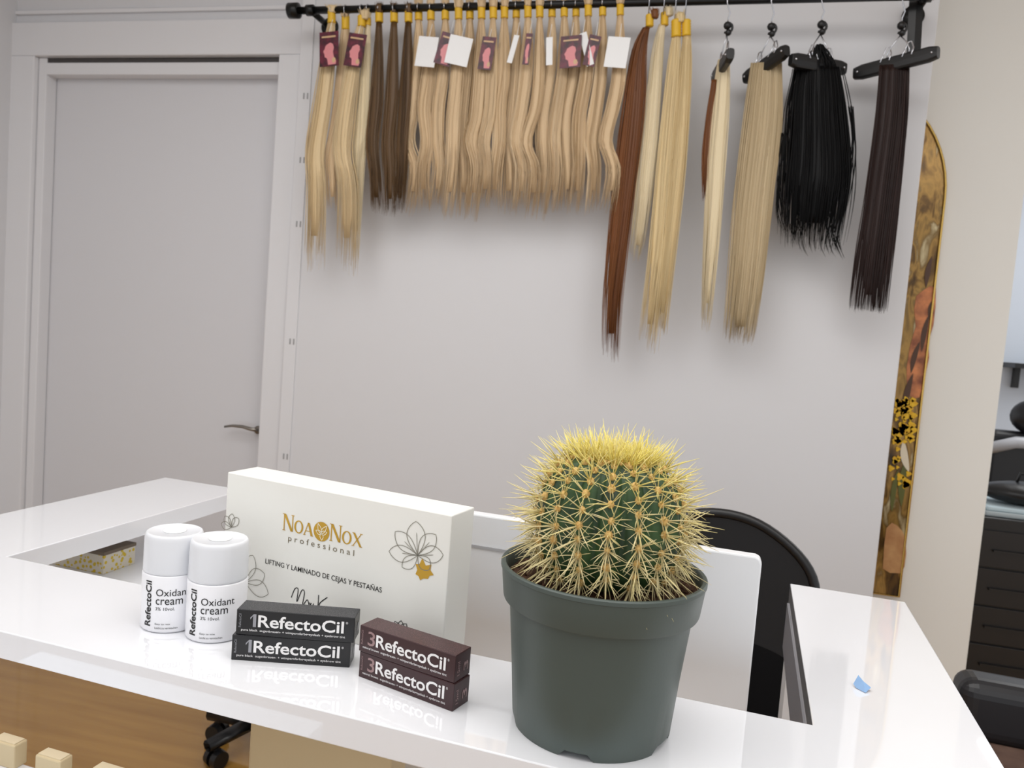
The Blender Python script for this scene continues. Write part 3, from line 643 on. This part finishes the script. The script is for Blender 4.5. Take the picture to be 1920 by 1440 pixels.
# --- clip hangers
def hanger(label, xh, ysw, bl, br_, dl, dr_, clip):
    sw = W(xh, ysw, RY)
    t = thing('clip_hanger', label, 'hanger', sw, 0, 'black clip hangers')
    yr = rodpx(xh); rp = W(xh, yr, RY)
    hk = MB(); L = [sw + Vector((0, 0, .008))]
    R_ = .0132; z1 = rp.z
    L += [sw + Vector((.0, 0, .02)), Vector((sw.x + .004, RY - .006, sw.z + (z1 - sw.z) * .45)), Vector((rp.x, RY - R_, z1 - .012))]
    for k in range(9):
        a = PI + PI * 1.15 * k / 8 * -1
        L.append(Vector((rp.x, RY + R_ * math.cos(a), z1 + R_ * math.sin(a))))
    hk.tube(L, .0018, 8, ref=Vector((1, 0, 0))); hk.build('hook', CHROME, t, world=True, smooth=True)
    b_ = MB(); b_.ball(sw, .011, 14, 10); b_.ball(sw + Vector((.004, -.002, -.02)), .009, 12, 8)
    tr = [sw + Vector((0.014 * math.cos(a), 0, -.006 + .014 * math.sin(a))) for a in [math.radians(g) for g in range(-120, 100, 20)]]
    b_.tube(tr, .0035, 8, ref=Vector((0, 1, 0))); b_.build('swivel', BLK, t, world=True, smooth=True)
    A_ = W(bl[0], bl[1], RY + dl); B_ = W(br_[0], br_[1], RY + dr_); v = B_ - A_
    br2 = MB(); n = 11; hh = .0205
    X = v.normalized(); Y = Vector((-X.y, X.x, 0)).normalized(); Zv = X.cross(Y)
    vs = []
    for k in range(n):
        s_ = k / (n - 1); c = A_ + v * s_; hq = hh * (1 if 0 < k < n - 1 else .75)
        for a in range(12):
            g = 2 * PI * a / 12; e = .55
            cx_ = math.copysign(abs(math.cos(g)) ** e, math.cos(g)); cz_ = math.copysign(abs(math.sin(g)) ** e, math.sin(g))
            vs.append(c + Y * cx_ * .011 + Zv * cz_ * hq)
    br2.add(vs, [(i * 12 + j, i * 12 + (j + 1) % 12, (i + 1) * 12 + (j + 1) % 12, (i + 1) * 12 + j) for i in range(n - 1) for j in range(12)] + [tuple(range(12)), tuple((n - 1) * 12 + j for j in range(12))])
    bo = br2.build('clamp_bar', BLK, t, world=True, smooth=False, bevel=.001)
    PM[bo.name] = PM[t.name]
    for s_ in (.06, .94): MB().ball(A_ + v * s_ - Y * .011, .0035, 8, 6).build('rivet', CHROME, bo, world=True, smooth=True)
    for s_ in clip:
        q_ = A_ + v * s_ + Zv * hh * .9; w = MB(); top = sw + Vector((0, 0, -.026))
        w.tube([top, top.lerp(q_, .45) + X * (.008 if s_ > .5 else -.008), q_ + Vector((0, 0, .012)), q_], .0018, 6)
        w.tube([q_ + X * .012 - Y * .012 + Vector((0, 0, -.01)), q_ + X * .011 + Vector((0, 0, .012)), q_ + X * .004 + Vector((0, 0, .03)), q_ - X * .004 + Vector((0, 0, .03)), q_ - X * .011 + Vector((0, 0, .012)), q_ - X * .012 - Y * .012 + Vector((0, 0, -.01))], .0018, 6)
        w.build('clip', CHROME, t, world=True, smooth=True)
hanger('black clip hanger turned edge-on, nearest the golden blonde bundle', 1364, 48, (1340, 146), (1370, 100), .08, -.08, (.35, .75))
hanger('black slanted clip hanger holding the ash blonde hair', 1446, 50, (1397, 148), (1476, 94), .07, -.06, (.35, .72))
hanger('black clip hanger holding the jet black hair', 1540, 46, (1482, 112), (1584, 130), -.05, .03, (.38, .68))
hanger('widest black clip hanger at the right end, holding dark brown hair', 1690, 48, (1602, 139), (1760, 98), .07, -.06, (.40, .66))
def held(label, col, parts, n, thick=.016, off=0, wisps=(), **kw):
    base = W(parts[0][0][0], parts[0][0][1], RY + off)
    t = thing('hair_weft', label, 'hair extension', base, 0, 'hair wefts held by the clip hangers')
    for i, s_ in enumerate(parts):
        c_ = col if isinstance(col, str) else col[i]; k = 1 if i == 0 else .45
        mb = MB(); hair(mb, s_, n=int(n * k), thick=thick, off=off, **kw)
        if i == 0:
            for ws_ in wisps: hair(mb, ws_, n=16, thick=thick * .6, off=off, core=False, jit=.45, sr=.0011, wave=3, ncl=4)
        mb.build('hair_lock', HM[c_], t, world=True, smooth=True, attr=True)
held('narrow pale blonde weft with brown back hanging edge-on', ('pale', 'copper'), [[(1357, 112, 24), (1352, 180, 36), (1342, 300, 40), (1334, 450, 34), (1322, 628, 20)], [(1340, 150, 12), (1330, 220, 14), (1324, 290, 14), (1320, 380, 8)]], 80)
held('ash blonde straight weft on the slanted hanger', 'ash', [[(1438, 118, 58), (1430, 230, 76), (1414, 370, 76), (1398, 530, 70), (1384, 650, 64)]], 230, thick=.012, wave=1.0, ncl=16)
held('thick jet black hair with wispy ends', 'black', [[(1533, 128, 92), (1534, 200, 122), (1533, 300, 138), (1528, 380, 138), (1520, 478, 122)], [(1535, 88, 18), (1534, 110, 50), (1533, 140, 84)]], 380, thick=.05, jit=.2, wave=3.0, sr=.0015, ncl=24, cend=.84,
     wisps=[[(1565, 380, 50), (1562, 430, 34), (1568, 466, 24), (1584, 496, 14)], [(1500, 390, 50), (1492, 430, 44), (1486, 462, 34)], [(1530, 400, 80), (1528, 450, 70), (1536, 486, 60)], [(1595, 200, 12), (1600, 270, 12), (1590, 350, 14), (1578, 420, 16)], [(1470, 250, 14), (1462, 330, 12), (1460, 400, 14), (1470, 440, 16)]])
held('straight dark brown weft hanging furthest right', 'espresso', [[(1678, 122, 56), (1672, 220, 62), (1656, 360, 68), (1640, 480, 74), (1627, 588, 78)]], 230, thick=.014, wave=.8, jit=.05, ncl=16)
st = MB(); pa = W(1719, -14, RY + .04); pb = W(1712, 112, RY + .04)
st.tube([pa, pb], .018, 4, ref=Vector((0, 1, 0)), flat=.2)
o = st.build('strap', BLK, loc=pb); tag(o, 'flat black strap hanging from the rail behind the widest hanger', 'strap')
# ================================================================ CHAIRS
def star_base(t, r_=.28, hub=.075, rot=0):
    for k in range(5):
        a = rot + 2 * PI * k / 5; d = Vector((math.cos(a), math.sin(a), 0)); lg = MB()
        lg.tube([d * .02 + Vector((0, 0, hub + .03)), d * .15 + Vector((0, 0, hub + .02)), d * r_ + Vector((0, 0, .065))], [.02, .017, .013], 8)
        o = lg.build('leg', BLK, t, smooth=True)
        cs_ = MB(); s_ = Vector((-d.y, d.x, 0))
        for q_ in (-1, 1): cs_.tube([d * r_ + s_ * q_ * .006 + Vector((0, 0, .026)), d * r_ + s_ * q_ * .024 + Vector((0, 0, .026))], [.026, .024], 20)
        cs_.tube([d * r_ + Vector((0, 0, .03)), d * r_ + Vector((0, 0, .066))], .008, 8)
        cs_.build('caster', BLK, o, smooth=False)
yc = 1.62
oc = W(1350, 1100, yc)
ch = thing('office_chair', 'black office chair with rounded mesh back behind the counter', 'chair', (oc.x, yc + .27, 0))
ol = [(1160, 1130), (1172, 1060), (1215, 1005), (1285, 972), (1352, 968), (1420, 986), (1480, 1026), (1520, 1075), (1530, 1130), (1520, 1200), (1494, 1290), (1462, 1360), (1430, 1400), (1320, 1405), (1230, 1390), (1190, 1320), (1168, 1220)]
NN = 64; cl = []
for k in range(NN):
    t_ = k / NN * len(ol); i = int(t_); u = t_ - i; P = [ol[(i + o_) % len(ol)] for o_ in (-1, 0, 1, 2)]
    x, y = [.5 * (2 * b_ + (c_ - a_) * u + (2 * a_ - 5 * b_ + 4 * c_ - d_) * u * u + (-a_ + 3 * b_ - 3 * c_ + d_) * u ** 3) for a_, b_, c_, d_ in zip(*P)]
    p = W(x, y, yc); q_ = (p.x - oc.x) / .25; cl.append(Vector((p.x, yc - .05 * q_ * q_ + .03, p.z)))
MB().tube(cl + cl[:1], .010, 10, ref=Vector((0, 1, 0))).build('backrest_frame', BLK, ch, world=True, smooth=True)
cen = sum(cl, Vector()) / NN; cen.y = yc + .03
ms = MB(); vs = [cen]; fs = []
for i in range(1, 7):
    for p in cl:
        q_ = cen.lerp(p, i / 6); qq = (q_.x - oc.x) / .25; q_.y = yc - .05 * qq * qq + .03; vs.append(q_)
fs = [(0, 1 + j, 1 + (j + 1) % NN) for j in range(NN)] + [(1 + i * NN + j, 1 + i * NN + (j + 1) % NN, 1 + (i + 1) * NN + (j + 1) % NN, 1 + (i + 1) * NN + j) for i in range(5) for j in range(NN)]
ms.add(vs, fs); ms.build('mesh_back', mat('mesh_fabric', (14, 14, 16), .8, alpha=.965, spec=.1), ch, world=True, smooth=True)
MB().ball((0, -.02, .47), .25, 24, 12, (1, .95, .18)).build('seat', mat('black_fabric', (22, 22, 24), .85), ch, smooth=True)
MB().tube([(0, 0, .09), (0, 0, .43)], .025, 16).build('gas_lift', CHROME, ch, smooth=True)
s_ = MB(); s_.tube([(0, -.1, .42), (0, -.24, .44), (0, -.255, .6)], .02, 10); s_.build('back_support', BLK, ch, smooth=True)
star_base(ch, rot=.3)
ca = Zp(408, 1368, .03); cb2 = Zp(405, 1418, .03); mid = (ca + cb2) / 2; sd = (cb2 - ca); hl = sd.length / 2
nv_ = Vector((-sd.y, sd.x, 0)).normalized()
if nv_.x < 0: nv_ = -nv_
rs_ = hl / math.sin(PI / 5); scn = mid + nv_ * rs_ * math.cos(PI / 5)
stl = thing('swivel_stool', 'dark swivel stool on casters standing under the counter', 'stool', (scn.x, scn.y, 0), 0)
star_base(stl, r_=rs_, hub=.05, rot=math.atan2(ca.y - scn.y, ca.x - scn.x))
MB().tube([(0, 0, .07), (0, 0, .34)], .022, 16).build('gas_lift', CHROME, stl, smooth=True)
MB().lathe([(.01, .33), (.13, .335), (.15, .35), (.15, .385), (.13, .4), (.01, .402)], 32).build('seat', mat('black_vinyl', (24, 22, 24), .35), stl, smooth=True)
# salon chair at the right
pc_ = Zp(1788, 1268, .66)
sc = thing('salon_chair', 'black padded salon armchair at the right of the counter', 'armchair', (pc_.x + .25, pc_.y - .20, 0), DA)
VN = mat('salon_vinyl', (26, 26, 30), .38)
MB().span((-.25, .17, .54), (.27, .26, .66)).build('backrest', VN, sc, bevel=.03, seg=5)
MB().span((-.22, -.26, .42), (.24, .20, .55)).build('seat', mat('taupe_vinyl', (120, 96, 84), .5, noise=14, col2=(86, 66, 58)), sc, bevel=.03, seg=4)
MB().span((.24, -.22, .30), (.29, .25, .53)).build('armrest', VN, sc, bevel=.015)
MB().span((-.24, -.2, .28), (.28, .2, .43)).build('seat_frame', VN, sc, bevel=.01)
MB().lathe([(.25, 0), (.25, .015), (.05, .03), (.04, .05), (.04, .31)], 32).build('base', CHROME, sc, smooth=True)
# ================================================================ ROOM BEYOND
yb_ = 3.15
zt_ = W(1870, 972, yb_).z
tx = W(1838, 972, yb_).x
tr_ = thing('drawer_trolley', 'black drawer trolley in the room beyond the right wall', 'trolley', (tx + .25, yb_ + .2, 0))
DK = mat('trolley_black', (22, 19, 18), .35)
MB().span((-.27, -.2, .05), (.25, .2, zt_)).build('body', DK, tr_, bevel=.006)
for k in range(4):
    z = .08 + k * (zt_ - .12) / 4
    dd = MB().span((-.262, -.210, z), (.244, -.2, z + (zt_ - .12) / 4 - .006)).build('drawer', mat('drawer_black', (24, 20, 19), .3), tr_, bevel=.002)
    MB().span((-.2, -.222, z + .06), (.18, -.210, z + .068)).build('handle', DK, dd)
for ax in (-.22, .2):
    for ay in (-.16, .16):
        MB().tube([(ax - .012, ay, .026), (ax + .012, ay, .026)], .026, 16).tube([(ax, ay, .03), (ax, ay, .055)], .008, 8).build('caster', BLK, tr_)
tw = thing('towel_stack', 'pale blue folded towel lying on the black trolley', 'towel', (tx + .22, yb_ + .15, zt_))
MB().span((-.2, -.13, 0), (.2, .13, .020)).build('towel_fold', mat('pale_grey_towel', (176, 186, 190), .8), tw, bevel=.008, seg=3)
MB().span((-.19, -.12, .020), (.2, .13, .036)).build('towel_fold', mat('pale_blue', (196, 214, 222), .8), tw, bevel=.006, seg=3)
bg = thing('black_bag', 'black bag on top of the pale folded towel in the next room', 'bag', (tx + .22, yb_ + .15, zt_ + .036))
MB().ball((0, 0, .045), .1, 20, 12, (1.9, 1.0, .45)).build('body', mat('bag_black', (20, 20, 22), .35, noise=30, bump=.8), bg, smooth=True)
MB().tube([(-.06, 0, .08), (-.05, 0, .12), (.05, 0, .12), (.06, 0, .08)], .006, 8).build('handle', BLK, bg, smooth=True)
yd_ = 4.3
wc = W(1905, 820, yd_)
wch = thing('styling_chair', 'black styling chair with padded headrest in the bright next room', 'chair', (wc.x + .12, yd_ + .1, 0))
zc = wc.z
MB().span((-.2, .0, zc - .34), (.25, .1, zc + .02)).build('backrest', VN, wch, bevel=.03, seg=4)
MB().ball((.02, .03, zc + .10), .12, 18, 12, (1.1, .7, .8)).build('headrest', VN, wch, smooth=True)
MB().tube([(-.22, -.02, zc - .08), (-.1, -.05, zc - .03), (.2, -.02, zc - .02)], .03, 12).build('armrest', mat('grey_metal', (190, 192, 198), .3), wch, smooth=True)
MB().span((-.22, -.4, .42), (.25, .05, .54)).build('seat', VN, wch, bevel=.04, seg=4)
MB().lathe([(.25, 0), (.25, .015), (.04, .03), (.04, .43)], 28).build('base', CHROME, wch, smooth=True)
MB().span((-.12, .02, .5), (.15, .07, zc - .3)).build('back_support', VN, wch)
ws = thing('wall_shelf', 'thin black wall shelf above the styling chair in the next room', 'shelf', (W(1905, 690, 5.25).x + .1, 5.2, W(1905, 690, 5.25).z))
MB().span((-.16, -.1, 0), (.3, .1, .03)).build('board', BLK, ws, bevel=.002)
MB().span((-.1, .06, -.12), (-.07, .1, 0)).build('bracket', BLK, ws)
# ================================================================ PALE BLOCKS IN FRONT
zb = E - .50
tb_ = thing('display_table', 'white low display table under the near left edge of the counter', 'table', (Zp(40, 1440, zb).x, Zp(40, 1440, zb).y - .1, 0), DA)
v_ = dinv(Zp(0, 1418, zb))
yfar = v_[1]
MB().prism([(v_[0] - .5, yfar - .6), (v_[0] + .75, yfar - .6), (v_[0] + .75, yfar), (v_[0] - .5, yfar)], lambda x, y, t: dk(x, y, zb - .02 + t), .02).build('top', GLOSS, tb_, world=True, bevel=.002)
for ax in (-.45, .7):
    for ay in (-.55, -.05):
        MB().prism([(v_[0] + ax - .03, yfar + ay - .03), (v_[0] + ax + .03, yfar + ay - .03), (v_[0] + ax + .03, yfar + ay + .03), (v_[0] + ax - .03, yfar + ay + .03)], lambda x, y, t: dk(x, y, t), zb - .02).build('leg', WPANEL, tb_, world=True)
for i, (x, y, lb) in enumerate([(16, 1430, 'pale wooden display block nearest the left picture edge'), (100, 1460, 'middle pale wooden display block of the three at the bottom left'), (203, 1488, 'pale wooden display block furthest right at the bottom left')]):
    p = Zp(x, y, zb); o = thing('wooden_block', lb, 'block', p, DA, 'pale wooden display blocks')
    MB().span((-.0165, -.008, 0), (.0165, .008, .026)).build('block', BEIGE, o, bevel=.0015)
    MB().span((-.0145, -.006, .026), (.0145, .006, .0272)).build('felt_top', mat('felt_cream', (222, 206, 174), .9), o)
# ================================================================ LIGHT
def area(loc, sx_, sy_, e, col, rot=(0, 0, 0)):
    l = bpy.data.lights.new('area', 'AREA'); l.shape = 'RECTANGLE'; l.size = sx_; l.size_y = sy_; l.energy = e; l.color = col
    o = bpy.data.objects.new('ceiling_lamp', l); C.objects.link(o); o.location = loc; o.rotation_euler = rot
area((-.4, .7, 2.58), 2.2, 1.4, 30, (1, .993, .98))
area((-1.5, -.4, 2.58), 1.2, 1.0, 10, (1, .99, .97))
area((1.2, -.2, 2.58), 1.2, 1.0, 12, (1, .993, .98))
area((2.3, 4.0, 2.58), 1.2, 1.2, 24, (.97, .99, 1))
w = bpy.data.worlds.new('world'); bpy.context.scene.world = w; w.use_nodes = True
w.node_tree.nodes['Background'].inputs[0].default_value = (.97, .985, 1, 1); w.node_tree.nodes['Background'].inputs[1].default_value = .85
